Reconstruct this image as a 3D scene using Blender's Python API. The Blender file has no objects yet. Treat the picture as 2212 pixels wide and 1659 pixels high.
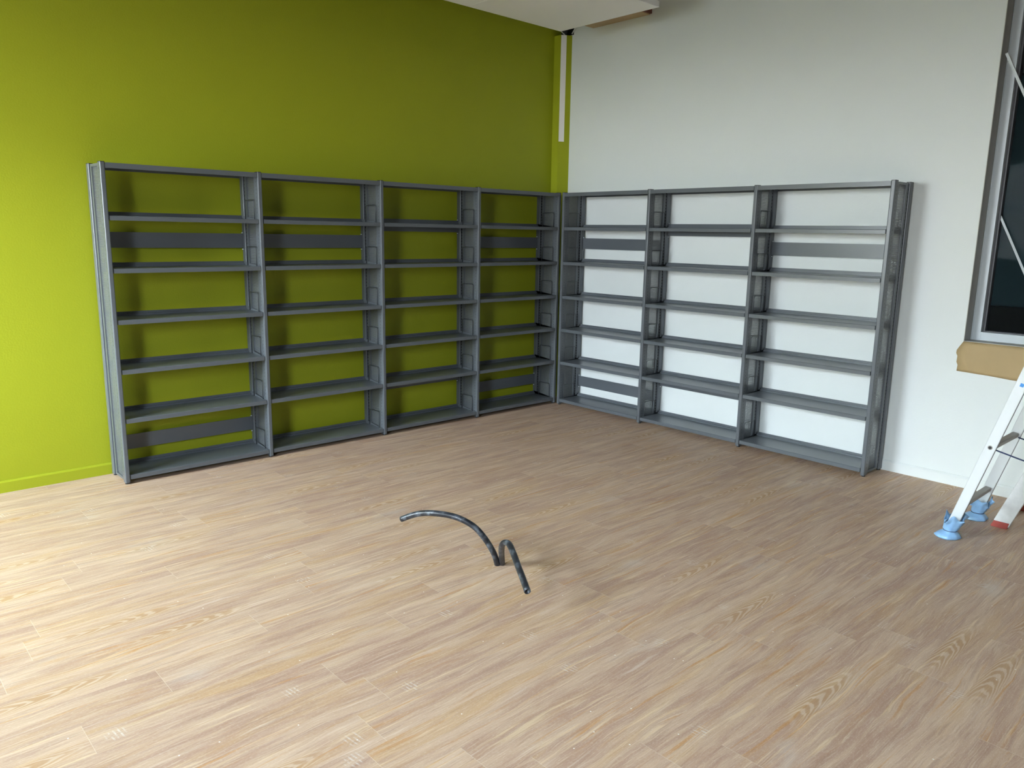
import bpy, bmesh, math, random
from mathutils import Vector, Matrix
random.seed(7)
C = bpy.context.scene.collection
PI = math.pi

# ------------------------------------------------------------------ camera
cam_d = bpy.data.cameras.new('camera')
cam = bpy.data.objects.new('camera', cam_d)
C.objects.link(cam)
yaw, pitch, roll = 0.8266, -0.1926, 0.0168
fw = Vector((math.cos(pitch)*math.cos(yaw), math.cos(pitch)*math.sin(yaw), math.sin(pitch)))
r0 = Vector((math.sin(yaw), -math.cos(yaw), 0)); u0 = r0.cross(fw)
rr = r0*math.cos(roll)+u0*math.sin(roll); uu = -r0*math.sin(roll)+u0*math.cos(roll)
M = Matrix((( rr.x, uu.x, -fw.x, -5.7352), (rr.y, uu.y, -fw.y, -5.5961), (rr.z, uu.z, -fw.z, 1.6626), (0, 0, 0, 1)))
cam.matrix_world = M
cam_d.sensor_width = 36
cam_d.lens = 36*1663.0/2212
cam_d.clip_start = .05
bpy.context.scene.camera = cam

# ------------------------------------------------------------------ world, windows' daylight, exposure
sc = bpy.context.scene
w = bpy.data.worlds.new('sky'); sc.world = w; w.use_nodes = True
nt = w.node_tree; nt.nodes.clear()
tc = nt.nodes.new('ShaderNodeTexCoord'); sep = nt.nodes.new('ShaderNodeSeparateXYZ')
ramp = nt.nodes.new('ShaderNodeValToRGB'); bg = nt.nodes.new('ShaderNodeBackground'); out = nt.nodes.new('ShaderNodeOutputWorld')
nt.links.new(tc.outputs['Generated'], sep.inputs[0]); 
mr = nt.nodes.new('ShaderNodeMapRange'); mr.inputs['From Min'].default_value = -1; mr.inputs['From Max'].default_value = 1
nt.links.new(sep.outputs['Z'], mr.inputs['Value']); nt.links.new(mr.outputs[0], ramp.inputs[0])
e = ramp.color_ramp.elements
e[0].position = 0.0; e[0].color = (.08, .09, .09, 1)
e[1].position = 1.0; e[1].color = (.84, 1.04, 1.24, 1)
for pos, col in ((.40, (.08, .09, .09, 1)), (.46, (.23, .25, .26, 1)), (.497, (.52, .56, .58, 1)), (.56, (.55, .61, .65, 1)), (.622, (.98, 1.13, 1.24, 1))):
    n = ramp.color_ramp.elements.new(pos); n.color = col
nt.links.new(ramp.outputs[0], bg.inputs['Color']); bg.inputs['Strength'].default_value = 9.0
nt.links.new(bg.outputs[0], out.inputs[0])
w.cycles.sampling_method = 'AUTOMATIC'

vs = sc.view_settings
vs.view_transform = 'Standard'; vs.look = 'None'; vs.gamma = 1; vs.use_curve_mapping = False
vs.exposure = 2.66
sc.cycles.max_bounces = 10; sc.cycles.diffuse_bounces = 6
sc.cycles.use_denoising = True
sc.cycles.sample_clamp_indirect = 8

# daylight windows in the wall to the left of the photographer (out of the frame)
WX = -7.8                                   # plane of that wall
WIN = [(-5.6, -4.4, 1.4, 2.85), (-2.1, -.25, .03, 2.2)]     # y0, y1, z0, z1
def portal(loc, rot, sx, sy):
    l = bpy.data.lights.new('daylight_portal', 'AREA'); l.shape = 'RECTANGLE'; l.size = sx; l.size_y = sy
    l.cycles.is_portal = True
    o = bpy.data.objects.new('daylight_portal', l); C.objects.link(o); o.location = loc; o.rotation_euler = rot
for y0, y1, z0, z1 in WIN:
    portal((WX-.1, (y0+y1)/2, (z0+z1)/2), (0, -PI/2, 0), z1-z0, y1-y0)

# ------------------------------------------------------------------ materials
def new_mat(name):
    m = bpy.data.materials.new(name); m.use_nodes = True
    b = m.node_tree.nodes['Principled BSDF']; return m, m.node_tree, b
def plain(name, col, rough=.5, metal=0, bump=0, bscale=200, spec=.5, vary=0, vscale=3):
    m, t, b = new_mat(name)
    b.inputs['Base Color'].default_value = (*col, 1); b.inputs['Roughness'].default_value = rough
    b.inputs['Metallic'].default_value = metal; b.inputs['Specular IOR Level'].default_value = spec
    co = t.nodes.new('ShaderNodeTexCoord')
    if bump:
        n = t.nodes.new('ShaderNodeTexNoise'); n.inputs['Scale'].default_value = bscale; n.inputs['Detail'].default_value = 3
        bp = t.nodes.new('ShaderNodeBump'); bp.inputs['Strength'].default_value = bump; bp.inputs['Distance'].default_value = .002
        t.links.new(co.outputs['Object'], n.inputs['Vector']); t.links.new(n.outputs[0], bp.inputs['Height']); t.links.new(bp.outputs[0], b.inputs['Normal'])
    if vary:
        n = t.nodes.new('ShaderNodeTexNoise'); n.inputs['Scale'].default_value = vscale; n.inputs['Detail'].default_value = 4
        mx = t.nodes.new('ShaderNodeMix'); mx.data_type = 'RGBA'
        mx.inputs['A'].default_value = (*[c*(1-vary) for c in col], 1); mx.inputs['B'].default_value = (*[min(1, c*(1+vary)) for c in col], 1)
        t.links.new(co.outputs['Object'], n.inputs['Vector']); t.links.new(n.outputs[0], mx.inputs['Factor']); t.links.new(mx.outputs['Result'], b.inputs['Base Color'])
    return m
GREEN = plain('green_paint', (.358, .396, .014), .55, bump=.5, bscale=90, vary=.03, vscale=2, spec=.35)
WHITE = plain('white_paint', (.78, .815, .80), .6, bump=.35, bscale=90, vary=.01, vscale=1.5, spec=.3)
STEEL = plain('grey_coated_steel', (.115, .128, .142), .30, bump=.06, bscale=900, spec=.5)
BLACK = plain('black_plastic', (.012, .012, .013), .45)
GROOVE_SHADE = plain('groove_shade', (.004, .004, .005), .6)  # near-black, paints the shade inside the recessed slot groove
WIRE = plain('grey_wire', (.045, .05, .056), .3, metal=0)
TILE = plain('white_ceiling_board', (.93, .94, .93), .8, bump=.2, bscale=250)
PLASTER = plain('ceiling_plaster', (.22, .22, .215), .9)
DULL = plain('bare_grey_wall', (.26, .25, .235), .85)
WOODTAN = plain('tan_plywood', (.50, .36, .20), .6, vary=.12, vscale=9)
WOODRED = plain('red_brown_wood', (.20, .075, .05), .6, vary=.2, vscale=20)
ALU = plain('window_aluminium', (.60, .65, .68), .4, metal=0, bump=.05, bscale=400)
ALUDARK = plain('window_reveal_grey', (.43, .42, .39), .5)
RUBBER = plain('window_gasket', (.09, .09, .10), .5)
PAPER = plain('brown_masking_paper', (.47, .34, .17), .7, bump=.3, bscale=25, vary=.08, vscale=6)
LADDER = plain('ladder_aluminium', (.72, .75, .76), .38, metal=.15, vary=.04, vscale=14)
LADDERD = plain('ladder_aluminium_dull', (.40, .38, .35), .45, metal=.2, vary=.1, vscale=20)
LADDERP = plain('paint_spattered_aluminium', (.66, .67, .66), .5, metal=.1, vary=.16, vscale=30)
RED = plain('red_rubber', (.36, .06, .045), .6, vary=.15, vscale=40)
BLUE = plain('blue_polythene', (.30, .53, .92), .35, vary=.3, vscale=25, spec=.6)
NAVY = plain('dark_blue_strap', (.03, .045, .11), .7)
STICK = plain('blue_sticker', (.05, .28, .72), .4)
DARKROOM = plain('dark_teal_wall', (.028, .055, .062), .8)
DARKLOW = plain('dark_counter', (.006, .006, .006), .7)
CREAM = plain('bare_white_plaster', (.93, .91, .86), .8)

def glass_mat():
    m, t, b = new_mat('window_glass')
    b.inputs['Base Color'].default_value = (.9, .95, .95, 1); b.inputs['Roughness'].default_value = .02
    b.inputs['Transmission Weight'].default_value = 1; b.inputs['IOR'].default_value = 1.045
    return m
GLASS = glass_mat()

def mesh_mat():
    m, t, b = new_mat('perforated_grey_steel')
    b.inputs['Base Color'].default_value = (.17, .185, .195, 1); b.inputs['Roughness'].default_value = .42
    co = t.nodes.new('ShaderNodeTexCoord'); s = t.nodes.new('ShaderNodeSeparateXYZ')
    t.links.new(co.outputs['Object'], s.inputs[0])
    def math_(op, a, bb=None, c=None):
        n = t.nodes.new('ShaderNodeMath'); n.operation = op
        for i, v in enumerate((a, bb, c)):
            if v is None: continue
            if isinstance(v, (int, float)): n.inputs[i].default_value = v
            else: t.links.new(v, n.inputs[i])
        return n.outputs[0]
    p = .008
    fy = math_('SUBTRACT', math_('FRACT', math_('DIVIDE', s.outputs['Y'], p)), .5)
    fz = math_('SUBTRACT', math_('FRACT', math_('DIVIDE', s.outputs['Z'], p)), .5)
    d = math_('SQRT', math_('ADD', math_('MULTIPLY', fy, fy), math_('MULTIPLY', fz, fz)))
    hole = math_('MULTIPLY_ADD', math_('LESS_THAN', d, .36), .16, .38)
    tr = t.nodes.new('ShaderNodeBsdfTransparent'); mx = t.nodes.new('ShaderNodeMixShader')
    t.links.new(hole, mx.inputs[0]); t.links.new(b.outputs[0], mx.inputs[1]); t.links.new(tr.outputs[0], mx.inputs[2])
    t.links.new(mx.outputs[0], t.nodes['Material Output'].inputs['Surface'])
    return m
PERF = mesh_mat()

def pipe_mat():
    m, t, b = new_mat('scuffed_black_conduit')
    co = t.nodes.new('ShaderNodeTexCoord'); n = t.nodes.new('ShaderNodeTexNoise'); n.inputs['Scale'].default_value = 28; n.inputs['Detail'].default_value = 6
    r = t.nodes.new('ShaderNodeValToRGB'); r.color_ramp.elements[0].position = .48; r.color_ramp.elements[0].color = (.016, .018, .024, 1)
    r.color_ramp.elements[1].position = .75; r.color_ramp.elements[1].color = (.13, .15, .175, 1)
    t.links.new(co.outputs['Object'], n.inputs[0]); t.links.new(n.outputs[0], r.inputs[0]); t.links.new(r.outputs[0], b.inputs['Base Color'])
    b.inputs['Roughness'].default_value = .33
    n2 = t.nodes.new('ShaderNodeTexNoise'); n2.inputs['Scale'].default_value = 160
    bp = t.nodes.new('ShaderNodeBump'); bp.inputs['Strength'].default_value = .35; bp.inputs['Distance'].default_value = .002
    t.links.new(co.outputs['Object'], n2.inputs[0]); t.links.new(n2.outputs[0], bp.inputs['Height']); t.links.new(bp.outputs[0], b.inputs['Normal'])
    return m
PIPE = pipe_mat()

def floor_mat():
    m, t, b = new_mat('oak_vinyl_planks')
    L = t.links
    def N(k): return t.nodes.new(k)
    def mt(op, a, bb=None, c=None, clamp=False):
        n = N('ShaderNodeMath'); n.operation = op; n.use_clamp = clamp
        for i, v in enumerate((a, bb, c)):
            if v is None: continue
            if isinstance(v, (int, float)): n.inputs[i].default_value = v
            else: L.new(v, n.inputs[i])
        return n.outputs[0]
    def comb(x, y, z):
        n = N('ShaderNodeCombineXYZ')
        for i, v in enumerate((x, y, z)):
            if isinstance(v, (int, float)): n.inputs[i].default_value = v
            else: L.new(v, n.inputs[i])
        return n.outputs[0]
    def noise(vec, scale, detail=3, rough=.5, dist=0):
        n = N('ShaderNodeTexNoise'); n.inputs['Scale'].default_value = scale; n.inputs['Detail'].default_value = detail
        n.inputs['Roughness'].default_value = rough; n.inputs['Distortion'].default_value = dist; L.new(vec, n.inputs['Vector']); return n.outputs[0]
    def wn(vec):
        n = N('ShaderNodeTexWhiteNoise'); n.noise_dimensions = '3D'; L.new(vec, n.inputs['Vector']); return n
    def mixc(f, a, bb, mode='MIX'):
        n = N('ShaderNodeMix'); n.data_type = 'RGBA'; n.blend_type = mode
        if isinstance(f, (int, float)): n.inputs['Factor'].default_value = f
        else: L.new(f, n.inputs['Factor'])
        for k, v in (('A', a), ('B', bb)):
            if isinstance(v, tuple): n.inputs[k].default_value = (*v, 1)
            else: L.new(v, n.inputs[k])
        return n.outputs['Result']
    def ss(v, a, bb):
        n = N('ShaderNodeMapRange'); n.interpolation_type = 'SMOOTHSTEP'
        L.new(v, n.inputs['Value']); n.inputs['From Min'].default_value = a; n.inputs['From Max'].default_value = bb; return n.outputs[0]
    co = N('ShaderNodeTexCoord'); s = N('ShaderNodeSeparateXYZ'); L.new(co.outputs['Object'], s.inputs[0])
    X, Y = s.outputs['X'], s.outputs['Y']
    PW, PL = .187, 1.22
    row = mt('FLOOR', mt('DIVIDE', mt('ADD', Y, .095), PW))
    off = wn(comb(row, 3.1, 0)).outputs['Value']
    xs = mt('ADD', mt('DIVIDE', X, PL), off)
    colx = mt('FLOOR', xs)
    idv = comb(row, colx, 1.7)
    rnd = wn(idv); r1 = rnd.outputs['Value']; sp = N('ShaderNodeSeparateColor'); L.new(rnd.outputs['Color'], sp.inputs[0])
    rA, rB, rC = sp.outputs[0], sp.outputs[1], sp.outputs[2]
    fx = mt('MULTIPLY', mt('FRACT', xs), PL); fy = mt('MULTIPLY', mt('FRACT', mt('DIVIDE', mt('ADD', Y, .095), PW)), PW)
    # per-plank shifted coordinates, stretched along the grain
    vx = mt('ADD', X, mt('MULTIPLY', rA, 37)); vy = mt('ADD', Y, mt('MULTIPLY', rB, 19))
    warp = noise(comb(mt('MULTIPLY', vx, 1.1), mt('MULTIPLY', vy, 4), 0), 1.0, 2)
    warp2 = noise(comb(mt('MULTIPLY', vx, 6), mt('MULTIPLY', vy, 14), 3), 1.0, 3)
    vyw = mt('ADD', vy, mt('MULTIPLY', mt('SUBTRACT', warp, .5), .11))
    vyw = mt('ADD', vyw, mt('MULTIPLY', mt('SUBTRACT', warp2, .5), .018))
    broad = noise(comb(mt('MULTIPLY', vx, 1.5), mt('MULTIPLY', vyw, 13), 0), 1.0, 5, .62)
    broad2 = noise(comb(mt('MULTIPLY', vx, 1.0), mt('MULTIPLY', vyw, 10), 8), 1.0, 4, .6)
    region = noise(comb(mt('MULTIPLY', vx, 1.9), mt('MULTIPLY', vy, 9), 17), 1.0, 2, .5)
    rmask = ss(region, .42, .62); rinv = ss(region, .58, .40)
    thin = noise(comb(mt('MULTIPLY', vx, 1.6), mt('MULTIPLY', vyw, 60), 11), 1.0, 3, .55)
    thin2 = noise(comb(mt('MULTIPLY', vx, 2.2), mt('MULTIPLY', vyw, 52), 23), 1.0, 3, .55)
    grain = noise(comb(mt('MULTIPLY', X, 90), mt('MULTIPLY', Y, 300), 5), 1.0, 2, .6)
    fine = noise(comb(mt('MULTIPLY', vx, 7), mt('MULTIPLY', vyw, 190), 4), 1.0, 4, .65)
    pores = noise(comb(mt('MULTIPLY', X, 60), mt('MULTIPLY', Y, 210), 2), 1.0, 2, .6)
    # cathedral figure: rings of a stretched distorted distance in some planks
    cy = mt('SUBTRACT', fy, mt('ADD', .06, mt('MULTIPLY', rC, .07)))
    cx = mt('SUBTRACT', fx, mt('ADD', .2, mt('MULTIPLY', rB, .8)))
    par = mt('ADD', mt('MULTIPLY', cx, 38), mt('MULTIPLY', mt('MULTIPLY', cy, cy), 5200))
    par = mt('ADD', par, mt('MULTIPLY', noise(comb(mt('MULTIPLY', vx, 5), mt('MULTIPLY', vy, 28), 1), 1.0, 3), 7))
    rings = mt('SINE', mt('MULTIPLY', par, 2.2))
    rings = ss(rings, -.3, .9)
    rm = mt('MULTIPLY', mt('GREATER_THAN', rA, .55), ss(mt('ABSOLUTE', cx), .33, .10))
    rm = mt('MULTIPLY', rm, ss(mt('ABSOLUTE', cy), .05, .022))
    # colours
    pale = (.650, .485, .365); tan = (.580, .385, .220); rose = (.440, .290, .225); ochre = (.540, .300, .115); white = (.74, .635, .56)
    basec = mixc(ss(broad, .38, .62), rose, pale)
    basec = mixc(mt('MULTIPLY', ss(broad2, .5, .66), mt('ADD', .35, mt('MULTIPLY', rC, .6))), basec, tan)
    basec = mixc(mt('MULTIPLY', ss(broad, .60, .74), mt('MULTIPLY', rB, .9)), basec, white)
    basec = mixc(mt('MULTIPLY', ss(broad2, .36, .22), .8), basec, ochre)
    plank = mixc(.30, basec, mixc(r1, (.46, .315, .22), (.66, .49, .35)))
    plank = mixc(mt('MULTIPLY', mt('MULTIPLY', ss(thin, .54, .68), rmask), .65), plank, (.56, .285, .10))
    plank = mixc(mt('MULTIPLY', mt('MULTIPLY', ss(thin, .42, .28), rinv), .45), plank, (.80, .70, .62))
    plank = mixc(mt('MULTIPLY', mt('MULTIPLY', ss(thin2, .52, .66), rinv), .5), plank, (.36, .235, .18))
    plank = mixc(mt('MULTIPLY', mt('MULTIPLY', ss(thin2, .46, .34), rmask), .5), plank, (.84, .68, .46))
    plank = mixc(mt('MULTIPLY', ss(grain, .50, .72), .22), plank, (.85, .78, .68))
    plank = mixc(mt('MULTIPLY', ss(fine, .52, .70), .45), plank, (.80, .68, .53))
    plank = mixc(mt('MULTIPLY', ss(fine, .47, .30), .42), plank, (.36, .235, .15))
    plank = mixc(mt('MULTIPLY', ss(pores, .60, .75), .25), plank, (.42, .32, .24))
    ringc = mixc(rings, (.48, .29, .14), (.70, .56, .42))
    plank = mixc(mt('MULTIPLY', rm, .55), plank, ringc)
    # seams: pale ends, faint long edges
    endl = mt('LESS_THAN', fx, .0018)
    longl = mt('LESS_THAN', fy, .0013)
    plank = mixc(mt('MULTIPLY', endl, .45), plank, (.80, .73, .60))
    plank = mixc(mt('MULTIPLY', longl, .22), plank, (.40, .31, .23))
    # dusty rub marks: small hatched patches and specks left by the works
    vo = N('ShaderNodeTexVoronoi'); vo.voronoi_dimensions = '2D'; vo.inputs['Scale'].default_value = 2.2; L.new(co.outputs['Object'], vo.inputs['Vector'])
    vsp = N('ShaderNodeSeparateColor'); L.new(vo.outputs['Color'], vsp.inputs[0])
    patch = mt('MULTIPLY', ss(vo.outputs['Distance'], .10, .04), mt('GREATER_THAN', vsp.outputs[0], .45))
    stripes = ss(mt('SINE', mt('MULTIPLY', mt('ADD', X, mt('MULTIPLY', Y, .12)), 420)), .0, .7)
    marks = mt('MULTIPLY', patch, mt('MULTIPLY', stripes, ss(noise(co.outputs['Object'], 55, 2), .38, .6)))
    plank = mixc(mt('MULTIPLY', marks, .5), plank, (.80, .78, .74))
    dust = ss(noise(comb(mt('MULTIPLY', X, 1.6), mt('MULTIPLY', Y, 4.5), 6), 1.0, 5, .6), .60, .78)
    plank = mixc(mt('MULTIPLY', dust, .30), plank, (.72, .70, .67))
    v2 = N('ShaderNodeTexVoronoi'); v2.voronoi_dimensions = '2D'; v2.inputs['Scale'].default_value = 7; L.new(co.outputs['Object'], v2.inputs['Vector'])
    speck = mt('MULTIPLY', mt('LESS_THAN', v2.outputs['Distance'], .020), mt('GREATER_THAN', wn(v2.outputs['Position']).outputs['Value'], .82))
    plank = mixc(mt('MULTIPLY', speck, .9), plank, (.9, .88, .84))
    hs = N('ShaderNodeHueSaturation'); hs.inputs['Hue'].default_value = .4985; hs.inputs['Saturation'].default_value = 1.10; hs.inputs['Value'].default_value = .96
    L.new(plank, hs.inputs['Color']); L.new(hs.outputs[0], b.inputs['Base Color'])
    b.inputs['Roughness'].default_value = .52; b.inputs['Specular IOR Level'].default_value = .35
    bp = N('ShaderNodeBump'); bp.inputs['Strength'].default_value = .25; bp.inputs['Distance'].default_value = .001
    L.new(fine, bp.inputs['Height']); L.new(bp.outputs[0], b.inputs['Normal'])
    return m
FLOOR = floor_mat()

# ------------------------------------------------------------------ mesh helpers
def bx(bm, x0, x1, y0, y1, z0, z1):
    vs_ = [bm.verts.new(p) for p in ((x0, y0, z0), (x1, y0, z0), (x1, y1, z0), (x0, y1, z0), (x0, y0, z1), (x1, y0, z1), (x1, y1, z1), (x0, y1, z1))]
    for f in ((0, 3, 2, 1), (4, 5, 6, 7), (0, 1, 5, 4), (1, 2, 6, 5), (2, 3, 7, 6), (3, 0, 4, 7)):
        bm.faces.new([vs_[i] for i in f])
def prism(bm, pts, z0, z1):
    """vertical prism from a counter-clockwise outline"""
    a = [bm.verts.new((x, y, z0)) for x, y in pts]; b = [bm.verts.new((x, y, z1)) for x, y in pts]
    n = len(pts)
    bm.faces.new(a[::-1]); bm.faces.new(b)
    for i in range(n): bm.faces.new((a[i], a[(i+1) % n], b[(i+1) % n], b[i]))
def extr_x(bm, pts, x0, x1):
    """profile of (y, z) points swept along x"""
    a = [bm.verts.new((x0, y, z)) for y, z in pts]; b = [bm.verts.new((x1, y, z)) for y, z in pts]
    n = len(pts)
    bm.faces.new(a); bm.faces.new(b[::-1])
    for i in range(n): bm.faces.new((a[i], b[i], b[(i+1) % n], a[(i+1) % n]))
def obbox(bm, p0, p1, wdir, wd, dp):
    """bar from p0 to p1, width wd along wdir, depth dp along the third axis"""
    p0, p1 = Vector(p0), Vector(p1); ax = (p1-p0).normalized()
    wv = Vector(wdir); wv = (wv-ax*wv.dot(ax)).normalized(); dv = ax.cross(wv)
    r = []
    for q in (p0, p1):
        for a, b in ((-1, -1), (1, -1), (1, 1), (-1, 1)):
            r.append(bm.verts.new(q+wv*(a*wd/2)+dv*(b*dp/2)))
    for f in ((3, 2, 1, 0), (4, 5, 6, 7), (0, 1, 5, 4), (1, 2, 6, 5), (2, 3, 7, 6), (3, 0, 4, 7)):
        bm.faces.new([r[i] for i in f])
def tube(bm, pts, rad, seg=8, cap=True, hollow=0):
    pts = [Vector(p) for p in pts]; rings = []
    t0 = (pts[1]-pts[0]).normalized()
    nrm = t0.orthogonal().normalized()
    for i, p in enumerate(pts):
        if i == 0: t = (pts[1]-pts[0])
        elif i == len(pts)-1: t = (pts[-1]-pts[-2])
        else: t = (pts[i+1]-pts[i-1])
        t.normalize(); nrm = (nrm-t*nrm.dot(t)).normalized(); bn = t.cross(nrm)
        rd = rad[i] if isinstance(rad, (list, tuple)) else rad
        rings.append([bm.verts.new(p+(nrm*math.cos(2*PI*k/seg)+bn*math.sin(2*PI*k/seg))*rd) for k in range(seg)])
    for a, b in zip(rings, rings[1:]):
        for k in range(seg): bm.faces.new((a[k], a[(k+1) % seg], b[(k+1) % seg], b[k]))
    if hollow:
        for ring, pin, sgn in ((rings[0], pts[0], 1), (rings[-1], pts[-1], -1)):
            q = pts[1]-pts[0] if sgn == 1 else pts[-2]-pts[-1]
            q = q.normalized()*.03
            inner = [bm.verts.new(pin+(v.co-pin)*hollow) for v in ring]
            deep = [bm.verts.new(v.co+q) for v in inner]
            for k in range(seg):
                j = (k+1) % seg
                f1 = (ring[k], inner[k], inner[j], ring[j]) if sgn == 1 else (ring[k], ring[j], inner[j], inner[k])
                f2 = (inner[k], deep[k], deep[j], inner[j]) if sgn == 1 else (inner[k], inner[j], deep[j], deep[k])
                bm.faces.new(f1); bm.faces.new(f2)
            bm.faces.new(deep)
    elif cap:
        bm.faces.new(rings[0][::-1]); bm.faces.new(rings[-1])
def spline(pts, n=8):
    P = [Vector(p) for p in pts]; P = [P[0]*2-P[1]]+P+[P[-1]*2-P[-2]]; o = []
    for i in range(1, len(P)-2):
        for k in range(n):
            t = k/n; a, b, c, d = P[i-1:i+3]
            o.append(.5*((2*b)+(c-a)*t+(2*a-5*b+4*c-d)*t*t+(3*b-a-3*c+d)*t**3))
    o.append(P[-2]); return o
def link(name, bm, mat, parent=None, bevel=0, smooth=False, seg=2):
    bmesh.ops.recalc_face_normals(bm, faces=bm.faces)
    me = bpy.data.meshes.new(name); bm.to_mesh(me); bm.free()
    mats = mat if isinstance(mat, (list, tuple)) else [mat]
    for m_ in mats: me.materials.append(m_)
    if smooth:
        for p in me.polygons: p.use_smooth = True
    o = bpy.data.objects.new(name, me); C.objects.link(o)
    if parent is not None: o.parent = parent
    if bevel:
        md = o.modifiers.new('bevel', 'BEVEL'); md.width = bevel; md.segments = seg; md.limit_method = 'ANGLE'; md.angle_limit = .7
    return o
def box(name, b6, mat, parent=None, bevel=0):
    bm = bmesh.new(); bx(bm, *b6); return link(name, bm, mat, parent, bevel)
def tag(o, label, cat, group=None):
    o['label'] = label; o['category'] = cat
    if group: o['group'] = group
    return o
def struct(o, label=None):
    o['kind'] = 'structure'
    if label: o['label'] = label
    return o
def empty(name, loc=(0, 0, 0), rz=0):
    o = bpy.data.objects.new(name, None); C.objects.link(o); o.location = loc; o.rotation_euler = (0, 0, rz); o.empty_display_size = .1; return o
def copy_tree(o, parent=None):
    c = o.copy(); C.objects.link(c)
    if parent is not None: c.parent = parent
    for ch in list(o.children): copy_tree(ch, c)
    return c

# ------------------------------------------------------------------ room shell
CZ = 3.95           # soffit of the bare ceiling
YB = -9.0           # wall behind the photographer
struct(box('floor', (WX-.2, .3, YB, .3, -.1, 0), FLOOR), 'pale oak-look plank floor with dusty scuff marks')
struct(box('ceiling', (WX-.2, .3, YB, .3, CZ, CZ+.1), PLASTER), 'bare grey ceiling above the hanging white boards')
struct(box('wall_back', (WX, .18, 0, .2, 0, CZ), GREEN), 'lime green painted wall behind the left run of shelving')
# white wall with the window opening and the broken-out corner above the boxing
WY0, WY1, WZ0, WZ1 = -3.857, -5.45, 1.0, 3.3
bm = bmesh.new()
def poly_wall(bm, ys, zs, solid, x0, x1):
    for i in range(len(ys)-1):
        for k in range(len(zs)-1):
            if solid(i, k): bx(bm, x0, x1, ys[i], ys[i+1], zs[k], zs[k+1])
ys = [YB, WY1, WY0, -.16, 0]; zs = [0, WZ0, WZ1, 3.545, CZ]
poly_wall(bm, ys, zs, lambda i, k: not ((i == 1 and k == 1) or (i == 3 and k == 3)), 0, .18)
# slanted flank of the broken-out corner
prism_pts = [(-.30, 3.545), (-.16, 3.545), (-.16, 3.70)]
wr = link('wall_right', bm, WHITE)
bmesh_ = bmesh.new(); bmesh_.from_mesh(wr.data); bmesh.ops.remove_doubles(bmesh_, verts=bmesh_.verts, dist=1e-5)
# drop the internal faces between neighbouring blocks
seen = {}
for f in bmesh_.faces:
    key = tuple(round(c, 4) for c in f.calc_center_median()); seen.setdefault(key, []).append(f)
bmesh.ops.delete(bmesh_, geom=[f for v in seen.values() if len(v) > 1 for f in v], context='FACES')
bmesh_.to_mesh(wr.data); bmesh_.free()
struct(wr, 'white painted wall behind the right run of shelving')
bm = bmesh.new(); bx(bm, .05, .178, -.158, -.002, 3.547, CZ-.002); bx(bm, .0, .05, -.006, -.002, 3.547, CZ-.002)  # black blocks that paint the darkness inside the broken-out corner

struct(link('void_shade', bm, BLACK), 'black lining painting the darkness of the broken-out void above the boxed corner')
bm = bmesh.new()
struct(box('wall_front', (WX, .18, YB-.2, YB, 0, CZ), DULL), 'bare grey wall behind the photographer')
bm = bmesh.new()
ysl = [YB, WIN[0][0], WIN[0][1], WIN[1][0], WIN[1][1], .2]; zsl = [0, WIN[0][2], WIN[0][3], CZ]
poly_wall(bm, ysl, zsl, lambda i, k: not (i in (1, 3) and k == 1), WX-.2, WX)
struct(link('wall_left', bm, DULL), 'bare grey wall with daylight windows left of the photographer')
for n_, (y0, y1, z0, z1) in enumerate(WIN):
    bm = bmesh.new()
    for a, b_, c, d in ((y0, y1, z0, z0+.05), (y0, y1, z1-.05, z1), (y0, y0+.05, z0+.05, z1-.05), (y1-.05, y1, z0+.05, z1-.05)):
        bx(bm, WX-.08, WX-.02, a, b_, c, d)
    struct(link('window_%d' % (n_+2), bm, ALU), 'daylight window frame in the left wall')

# baseboards
def skirting(name, mat, pts_sweep):
    bm = bmesh.new(); extr_x(bm, [(0, 0), (-.013, 0), (-.013, .066), (-.006, .078), (0, .078)], 0, pts_sweep); return link(name, bm, mat)
s1 = skirting('baseboard_back', GREEN, 7.8-.11); s1.location = (WX, 0, 0); struct(s1, 'low green skirting along the green wall')
s2 = skirting('baseboard_right', WHITE, 8.7); s2.location = (0, -.16, 0); s2.rotation_euler = (0, 0, -PI/2)
struct(s2, 'low white skirting along the white wall')

# boxed-in corner pipe, chamfered, green with an unpainted strip
bm = bmesh.new(); prism(bm, [(0, -.14), (0, 0), (-.1, 0), (-.1, -.085)], 0, 3.54)
col_ = link('trim_1', bm, GREEN); struct(col_, 'green boxing in the corner between the two walls')
bm = bmesh.new()
d = Vector((.1, -.055, 0)).normalized(); nn = Vector((-.055, -.1, 0)).normalized()
a = Vector((-.1, -.085, 0))+d*.004; b_ = a+d*.054
pts = [a+nn*.0, a+nn*.004, b_+nn*.004, b_+nn*.0]
prism(bm, [(p.x, p.y) for p in pts][::-1], 2.56, 3.538)
st = link('unpainted_strip', bm, CREAM, col_); st['label'] = 'bare off-white strip'

# timber box on the white wall under the ceiling
bt = box('timber_box', (-.125, -.002, -1.07, -.41, 3.56, 3.75), WOODTAN)
tag(bt, 'tan timber box fixed high on the white wall behind the white ceiling raft', 'timber box')
o = box('end_board', (-.125, -.002, -1.088, -1.07, 3.565, 3.75), WOODRED, bt); o['label'] = 'red-brown end board'
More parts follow.
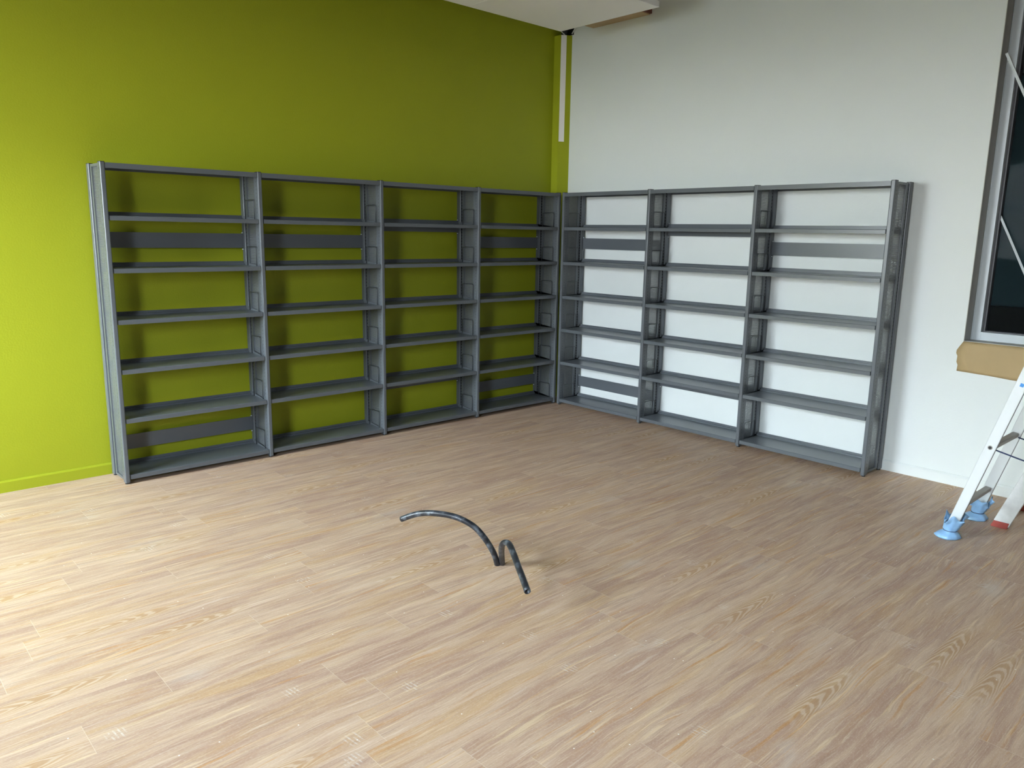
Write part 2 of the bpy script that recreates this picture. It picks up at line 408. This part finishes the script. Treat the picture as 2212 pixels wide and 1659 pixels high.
# cables in the void
bm = bmesh.new()
tube(bm, spline([(-.02, -.155, 3.55), (-.03, -.21, 3.60), (-.02, -.26, 3.68), (-.01, -.28, 3.80), (-.01, -.28, CZ)], 6), .006)
tube(bm, spline([(-.06, -.10, 3.54), (-.10, -.07, 3.60), (-.05, -.10, 3.70), (-.02, -.09, 3.85), (-.02, -.09, CZ)], 6), .005)
tag(link('cable', bm, plain('pale_cable', (.5, .5, .48), .5), smooth=True), 'pale loose cables hanging down onto the green corner boxing', 'cable')
bm = bmesh.new(); tube(bm, spline([(-.03, -.05, 3.54), (-.05, -.10, 3.62), (-.04, -.16, 3.72), (-.03, -.18, CZ)], 6), .028, 10)
tag(link('insulated_pipe', bm, plain('dark_insulation', (.03, .03, .032), .8), smooth=True), 'dark lagged pipe bending out above the green corner boxing', 'pipe')

# hanging ceiling raft of square white boards
rf = empty('ceiling_raft', (-.54, -1.045, 3.42)); tag(rf, 'white suspended ceiling raft hanging in the corner near both walls', 'ceiling raft')
for i in range(7):
    x1 = -1.06*i - .0; x0 = x1-1.057
    o = box('ceiling_board', (x0, x1, -.535, .535, 0, .045), TILE, rf, .002)
for i in range(7):
    for yy in (-.3, .3):
        bm = bmesh.new(); tube(bm, [(-1.06*i-.3, yy, .045), (-1.06*i-.3, yy, CZ-3.42)], .004, 6); link('hanger_rod', bm, WIRE, rf)

# ------------------------------------------------------------------ window in the white wall
RD = .15
wn_ = empty('window_1', (0, WY0, WZ0)); struct(wn_, 'tall grey framed window in the white wall looking into a dark room')
H_, W_ = WZ1-WZ0, WY0-WY1
def wbox(name, x0, x1, ya, yb, z0, z1, mat, bevel=.001): return box(name, (x0, x1, -yb, -ya, z0, z1), mat, wn_, bevel)
bm = bmesh.new()
bx(bm, .0, .18, -.004, -.0005, .0, H_); bx(bm, .0, .18, -W_+.0005, -W_+.004, 0, H_); bx(bm, 0, .18, -W_, -.0, .0005, .006); bx(bm, 0, .18, -W_, 0, H_-.006, H_-.0005)
link('reveal_lining', bm, ALUDARK, wn_)
FW = .062
bm = bmesh.new()
for a, b2, z0, z1 in ((.004, FW, .006, H_-.006), (W_-FW, W_-.004, .006, H_-.006), (FW, W_-FW, .006, FW), (FW, W_-FW, H_-FW, H_-.006)):
    bx(bm, RD-.03, RD+.05, -b2, -a, z0, z1)
bx(bm, RD-.036, RD-.03, -.012, -.007, .006, H_-.006)
fr = link('window_frame', bm, ALU, wn_, .0015)
bm = bmesh.new()
for a, b2, z0, z1 in ((FW, FW+.016, FW, H_-FW), (W_-FW-.016, W_-FW, FW, H_-FW), (FW+.016, W_-FW-.016, FW, FW+.008), (FW+.016, W_-FW-.016, H_-FW-.01, H_-FW)):
    bx(bm, RD, RD+.05, -b2, -a, z0, z1)
link('gasket', bm, RUBBER, wn_)
wbox('window_glass', RD+.028, RD+.034, FW+.01, W_-FW-.01, FW+.004, H_-FW-.004, GLASS, 0)
# two slim stay rods crossing the frame
bm = bmesh.new(); obbox(bm, (.02, -.027, 1.828), (.02, -.39, 1.10), (0, 1, .5), .016, .008); link('stay_rod', bm, ALU, wn_)
bm = bmesh.new(); obbox(bm, (RD+.02, -FW-.0, .85), (.04, -.52, -.05+.06), (0, 1, .5), .014, .008); link('stay_rod', bm, ALU, wn_)
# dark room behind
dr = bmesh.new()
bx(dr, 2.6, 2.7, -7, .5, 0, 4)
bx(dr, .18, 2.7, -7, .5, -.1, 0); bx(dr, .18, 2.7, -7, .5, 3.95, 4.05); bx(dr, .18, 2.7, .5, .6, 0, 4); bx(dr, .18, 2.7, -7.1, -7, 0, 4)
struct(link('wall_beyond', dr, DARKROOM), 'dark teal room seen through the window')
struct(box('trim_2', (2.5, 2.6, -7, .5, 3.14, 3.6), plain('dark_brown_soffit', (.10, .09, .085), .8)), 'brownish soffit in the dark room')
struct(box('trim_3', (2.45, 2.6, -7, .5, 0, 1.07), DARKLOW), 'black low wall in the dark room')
# brown masking paper hanging below the window
bm = bmesh.new()
nx, nz = 26, 10; g = []
for j in range(nz+1):
    row = []
    for i in range(nx+1):
        s = i/nx; v = j/nz
        left = -3.848 - .0
        if j <= 3: left = -3.860+.030*(j/3)
        else: left = -3.830-.018*((j-3)/7)+.004*math.sin(j*2.1)
        y = left+(-5.5-left)*s
        z = 1.002-.214*v+ .006*math.sin(i*.8)*v + (.012*(1-min(1, s*14)) * v)
        x = -.006-.016*math.sin(v*2.6)*(1-min(1, s*3))-.004*math.sin(i*1.3+j*.7)-.005*v
        if j == 0: x = -.004
        row.append(bm.verts.new((x, y, z)))
    g.append(row)
for j in range(nz):
    for i in range(nx): bm.faces.new((g[j][i], g[j][i+1], g[j+1][i+1], g[j+1][i]))
pp = link('masking_paper', bm, PAPER, smooth=True)
md = pp.modifiers.new('thick', 'SOLIDIFY'); md.thickness = .0012
tag(pp, 'brown masking paper hanging below the window sill on the white wall', 'masking paper')

# ------------------------------------------------------------------ shelving
D = .305; HT = 2.052
SH = [1.733, 1.407, 1.082, .761, .437, .061]
def rounded_post(bm, v0, v1, hw, z0, z1, r=.006):
    pts = []
    for cx, cy, a0 in ((hw-r, v0+r, -PI/2), (hw-r, v1-r, 0), (-hw+r, v1-r, PI/2), (-hw+r, v0+r, PI)):
        for k in range(4):
            a_ = a0+k*PI/6; pts.append((cx+r*math.cos(a_), cy+r*math.sin(a_)))
    prism(bm, pts, z0, z1)
def make_frame(parent):
    f = empty('side_frame'); f.parent = parent
    for v0, v1 in ((0, .052), (.253, D)):
        bm = bmesh.new(); rounded_post(bm, v0, v1, .0145, .012, HT); link('post', bm, STEEL, f)
        bm = bmesh.new(); rounded_post(bm, v0+.001, v1-.001, .0150, HT, HT+.004); link('end_cap', bm, BLACK, f)
        bm = bmesh.new(); tube(bm, [(0, (v0+v1)/2, 0), (0, (v0+v1)/2, .013)], .012, 14); link('foot', bm, BLACK, f)
    bm = bmesh.new()
    bx(bm, -.009, .009, .052, .078, .02, HT-.004)
    bx(bm, -.009, .009, .205, .232, .02, HT-.004)
    bx(bm, -.009, .009, .078, .205, .02, .035); bx(bm, -.009, .009, .078, .205, HT-.02, HT-.004)
    link('panel_rim', bm, STEEL, f)
    bm = bmesh.new()
    bx(bm, -.0012, .0012, .078, .205, .035, HT-.02)
    link('perforated_panel', bm, PERF, f)
    bm = bmesh.new()
    bx(bm, -.004, .004, .232, .253, .02, HT-.004)  # solid strip whose black stands for shade in the recess
    link('groove_shade_strip', bm, GROOVE_SHADE, f)
    bm = bmesh.new()
    z = .06
    while z < HT-.04:
        bx(bm, -.0055, .0055, .240, .246, z, z+.016); z += .026
    link('slot_bridges', bm, STEEL, f)
    bm = bmesh.new()
    z = .06
    while z < HT-.04:
        bx(bm, -.0147, -.0139, .030, .034, z, z+.010); z += .026
    link('slot_row', bm, BLACK, f)
    bm = bmesh.new()
    z = .06
    while z < HT-.04:
        bx(bm, .0139, .0147, .030, .034, z, z+.010); z += .026
    link('slot_row', bm, BLACK, f)
    return f
def make_shelf(parent, wd):
    s = empty('shelf'); s.parent = parent
    h = wd/2
    bm = bmesh.new()
    # top sheet with rolled front lip and stepped back upstand
    extr_x(bm, [(.003, 0), (.0, -.003), (.0, -.029), (.012, -.029), (.012, -.026), (.004, -.026), (.004, -.003), (.262, -.003), (.262, .012), (.274, .012), (.274, .028), (.277, .028), (.277, .009), (.265, .009), (.265, 0)], -h, h)
    link('shelf_board', bm, STEEL, s)
    for s_ in (-1, 1):
        bm = bmesh.new()
        bx(bm, s_*h-.0015, s_*h+.0015, .006, .27, -.026, -.001)
        x = s_*(h-.004)
        link('end_plate', bm, STEEL, s)
        bm = bmesh.new()
        v0, v1, t, r = .055, .205, .135, .016
        pts = [(x, v0, -.002), (x, v0+.002, t-r)]
        pts += [(x, v0+.002+r-r*math.cos(a_), t-r+r*math.sin(a_)) for a_ in (PI/6, PI/3, PI/2)]
        pts += [(x, v1-r+r*math.sin(a_), t-r+r*math.cos(a_)) for a_ in (0, PI/6, PI/3, PI/2)]
        pts += [(x, v1, -.002)]
        tube(bm, pts, .0033, 8); link('wire_guard', bm, WIRE, s, smooth=True)
    return s
def make_bank(name, loc, rz, pitch_, nb, strips):
    bk = empty(name, loc, rz)
    f0 = make_frame(bk)
    for i in range(1, nb+1):
        f = copy_tree(f0, bk); f.location = (pitch_*i, 0, 0)
    wd = pitch_-.029-.010
    s0 = make_shelf(bk, wd)
    first = True
    for i in range(nb):
        cx = pitch_*(i+.5)
        for z in SH:
            s = s0 if first else copy_tree(s0, bk); first = False
            s.location = (cx, .003, z)
        bm = bmesh.new(); extr_x(bm, [(.002, 0), (.002, -.032), (.014, -.032), (.014, -.028), (.006, -.028), (.006, -.004), (D-.006, -.004), (D-.006, -.028), (D-.002, -.028), (D-.002, 0)], -wd/2-.004, wd/2+.004)
        o = link('top_panel', bm, STEEL, bk); o.location = (cx, 0, HT-.002)
        for zt in strips[i]:
            bm = bmesh.new(); bx(bm, -wd/2-.004, wd/2+.004, D-.022, D-.016, 0, .102)
            o = link('back_strip', bm, STEEL, bk); o.location = (cx, 0, zt)
            for sx in (-1, 1):
                for zz in (-.010, .108):
                    h = box('hook', (sx*(wd/2-.002)-.004, sx*(wd/2-.002)+.004, D-.026, D-.016, zz-.003, zz+.003), ALU, o)
                    h['label'] = 'small bright metal hook'
    return bk
U, Lo, U2, L2 = 1.530, .162, 1.668, .320
b1 = make_bank('shelving_unit', (-.3056-4, -.3344, 0), 0, 1.0, 4, [(U, Lo), (U,), (U2, L2), (U, Lo)])
tag(b1, 'long grey steel shelving unit of four empty bays against the green wall', 'shelving unit', 'empty steel shelving units in the corner')
b2 = make_bank('shelving_unit', (-.3205, -.3884, 0), -PI/2, 1.0085, 3, [(U, Lo), (U2, L2), (U,)])
tag(b2, 'grey steel shelving unit of three empty bays against the white wall', 'shelving unit', 'empty steel shelving units in the corner')

# ------------------------------------------------------------------ conduits rising from the floor
P1 = [(-3.2792, -2.8436, -.004), (-3.3059, -2.8504, .06), (-3.3301, -2.845, .11), (-3.3583, -2.8253, .165), (-3.3886, -2.7889, .215), (-3.4289, -2.7384, .25), (-3.4655, -2.6831, .265), (-3.5057, -2.6108, .265), (-3.5309, -2.5376, .25), (-3.557, -2.4858, .23), (-3.5843, -2.4306, .2)]
P2 = [(-3.2544, -2.8513, -.004), (-3.2928, -2.8886, .06), (-3.3316, -2.929, .12), (-3.3665, -2.9744, .175), (-3.3754, -3.0068, .200), (-3.3809, -3.04, .2), (-3.4152, -3.1074, .185), (-3.4556, -3.1834, .16), (-3.4898, -3.2485, .14), (-3.5337, -3.3293, .115)]
bm = bmesh.new(); tube(bm, spline(P1, 6), .0152, 20, hollow=.74)
tag(link('floor_conduit', bm, PIPE, smooth=True), 'black plastic conduit rising from the floor in a long arc to the left', 'conduit', 'black conduits coming out of the floor')
bm = bmesh.new(); q = spline(P2, 6)
tube(bm, q, [.0152*(1-.12*math.exp(-((i-24)/3)**2)) for i in range(len(q))], 20, hollow=.74)
tag(link('floor_conduit', bm, PIPE, smooth=True), 'black plastic conduit sharply bent over with its open end towards the viewer', 'conduit', 'black conduits coming out of the floor')

# ------------------------------------------------------------------ ladder with blue covers on its feet
XN, XF = -1.055, -.600
def lad_y(z): return -4.222-.279*z
t1 = empty('stepladder', (XN, -4.22, 0)); tag(t1, 'white aluminium stepladder standing on blue shoe covers in front of the window wall', 'stepladder')
def lp(o, bmx, name, mat, bevel=0, label=None, smooth=False):
    ob = link(name, bmx, mat, o, bevel, smooth); ob.matrix_parent_inverse = Matrix.Translation(-o.location)
    if label: ob['label'] = label
    return ob
TOP = 2.25
for x in (XN, XF):
    bm = bmesh.new(); obbox(bm, (x, lad_y(.012), .012), (x, lad_y(TOP), TOP), (0, 1, 0), .055, .022)
    rail = lp(t1, bm, 'rail', LADDER, .003)
    bm = bmesh.new()
    for dy in (-.0282,):
        obbox(bm, (x-.0, lad_y(.03)+dy, .03), (x, lad_y(TOP-.03)+dy, TOP-.03), (0, 1, 0), .0015, .010)
    g = link('channel_slot', bm, RUBBER, rail)
zz = [.205, .562, .92, 1.275, 1.63, 1.985]
for z in zz:
    bm = bmesh.new(); obbox(bm, (XN+.011, lad_y(z), z), (XF-.011, lad_y(z), z), (0, 1, .12), .036, .026); lp(t1, bm, 'rung', LADDERD, .006)
bm = bmesh.new(); tube(bm, [(XN-.0125, lad_y(.562), .562), (XN-.0105, lad_y(.562), .562)], .0125, 20); lp(t1, bm, 'rung_plug', LADDERD)
bm = bmesh.new(); tube(bm, [(XN-.0135, lad_y(.562), .562), (XN-.0115, lad_y(.562), .562)], .0085, 20); lp(t1, bm, 'rung_hole', BLACK)
bm = bmesh.new(); zc = .925; obbox(bm, (XN-.0114, lad_y(zc)-.002, zc-.009), (XN-.0114, lad_y(zc)-.002-.005, zc+.009), (0, 1, 0), .018, .0008); lp(t1, bm, 'sticker', STICK, label='small blue square sticker')
# rear section
def bk_y(z): return -4.86-(TOP-z)*.285
for x in (XN+.026, XF-.026):
    bm = bmesh.new(); obbox(bm, (x, bk_y(.0), .0), (x, bk_y(TOP-.05), TOP-.05), (0, 1, 0), .045, .02); lp(t1, bm, 'rear_leg', LADDER, .003)
for z in (.35, .95):
    bm = bmesh.new(); obbox(bm, (XN+.036, bk_y(z), z), (XF-.036, bk_y(z), z), (0, 1, .1), .03, .02); lp(t1, bm, 'rear_brace', LADDERD, .003)
for x in (XN+.018, XF-.018):
    bm = bmesh.new()
    a = Vector((x, lad_y(.55)-.022, .548)); b2 = Vector((x, bk_y(.50)+.022, .50)); n = 8
    pts = [a.lerp(b2, i/n)+Vector((0, 0, -.05*math.sin(PI*i/n))) for i in range(n+1)]
    tube(bm, pts, .0045, 6); lp(t1, bm, 'strap', NAVY, label='dark blue spreader strap')
bm = bmesh.new(); bx(bm, XN-.02, XF+.02, -4.97, -4.80, TOP-.01, TOP+.04); lp(t1, bm, 'top_step', LADDERD, .006)

# second ladder with red rubber feet
X2, X3 = -.655, -.215
def l2_y(z): return -4.375-.357*z
t2 = empty('stepladder', (X2, -4.375, 0)); tag(t2, 'paint-spattered wide-railed stepladder with red rubber feet at the right edge', 'stepladder')
T2 = 1.45
for x in (X2, X3):
    bm = bmesh.new(); obbox(bm, (x, l2_y(.025), .025), (x, l2_y(T2), T2), (0, 1, 0), .085, .024); lp(t2, bm, 'rail', LADDERP, .003)
    bm = bmesh.new()
    pts = [(-.045, 0), (.045, 0), (.046, .016), (.030, .036), (-.050, .036)]
    c0 = l2_y(0)
    prism(bm, [(-.016, -1), (.016, -1), (.016, 1), (-.016, 1)], 0, 1); bm.clear()
    extr_x(bm, [(c0+a_, b3) for a_, b3 in ((-.043, 0), (.043, 0), (.040, .012), (.028, .038), (-.052, .038))], x-.017, x+.017)
    lp(t2, bm, 'rubber_foot', RED, .003, 'red rubber foot')
for z in (.30, .60, .90, 1.20):
    bm = bmesh.new(); obbox(bm, (X2+.012, l2_y(z), z), (X3-.012, l2_y(z), z), (0, 1, .0), .06, .022); lp(t2, bm, 'step', LADDERD, .003)
def b2_y(z): return l2_y(T2)-.05-(T2-z)*.34
for x in (X2+.025, X3-.025):
    bm = bmesh.new(); obbox(bm, (x, b2_y(0), 0), (x, b2_y(T2-.03), T2-.03), (0, 1, 0), .045, .02); lp(t2, bm, 'rear_leg', LADDERP, .003)
bm = bmesh.new(); obbox(bm, (X2+.035, b2_y(.4), .4), (X3-.035, b2_y(.4), .4), (0, 1, 0), .03, .02); lp(t2, bm, 'rear_brace', LADDERD, .003)
bm = bmesh.new(); bx(bm, X2-.02, X3+.02, l2_y(T2)-.13, l2_y(T2)+.06, T2, T2+.03); lp(t2, bm, 'top_step', LADDERD, .006)

# blue plastic covers tied round the feet
def shoe_cover(x, y, seed, label):
    rd = random.Random(seed); n = 40
    ph = [rd.uniform(0, 6.28) for _ in range(6)]
    ph2 = rd.uniform(0, 6.28)
    prof = [(.064, .002, .2), (.070, .009, .25), (.054, .024, .15), (.034, .038, .06), (.033, .044, .05), (.040, .052, .15), (.044, .080, .2), (.050, .100, .45), (.062, .120, 1.0)]
    bm = bmesh.new(); rings = []
    for r_, z_, am in prof:
        ring = []
        for k in range(n):
            a_ = 2*PI*k/n
            ww = .34*math.sin(2*a_+ph[0])+.22*math.sin(5*a_+ph[1]+z_*20)+.14*math.sin(9*a_+ph[2])
            rad = r_*(1+am*ww*.75)
            dz = am*.022*(math.sin(3*a_+ph[3])+.6*math.sin(7*a_+ph[4])) if z_ > .06 else 0
            shear = -.25*z_
            ring.append(bm.verts.new((rad*math.cos(a_), rad*math.sin(a_)+shear, max(.001, z_+dz))))
        rings.append(ring)
    for a2, b2 in zip(rings, rings[1:]):
        for k in range(n): bm.faces.new((a2[k], a2[(k+1) % n], b2[(k+1) % n], b2[k]))
    bm.faces.new(rings[0][::-1])
    o = link('shoe_cover', bm, BLUE, smooth=True); o.location = (x, y, 0)
    md = o.modifiers.new('thick', 'SOLIDIFY'); md.thickness = .0012
    tag(o, label, 'shoe cover', 'blue shoe covers tied over the ladder feet')
    bm = bmesh.new(); tube(bm, [(.0345*math.cos(2*PI*k/24), .0345*math.sin(2*PI*k/24)-.0105, .042) for k in range(25)], .0022, 6)
    link('elastic', bm, NAVY, o)['label'] = 'dark elastic band'
    return o
shoe_cover(XN, -4.224, 3, 'blue plastic shoe cover on the ladder foot nearer to the viewer')
shoe_cover(XF, -4.228, 8, 'blue plastic shoe cover on the ladder foot nearer to the white wall')
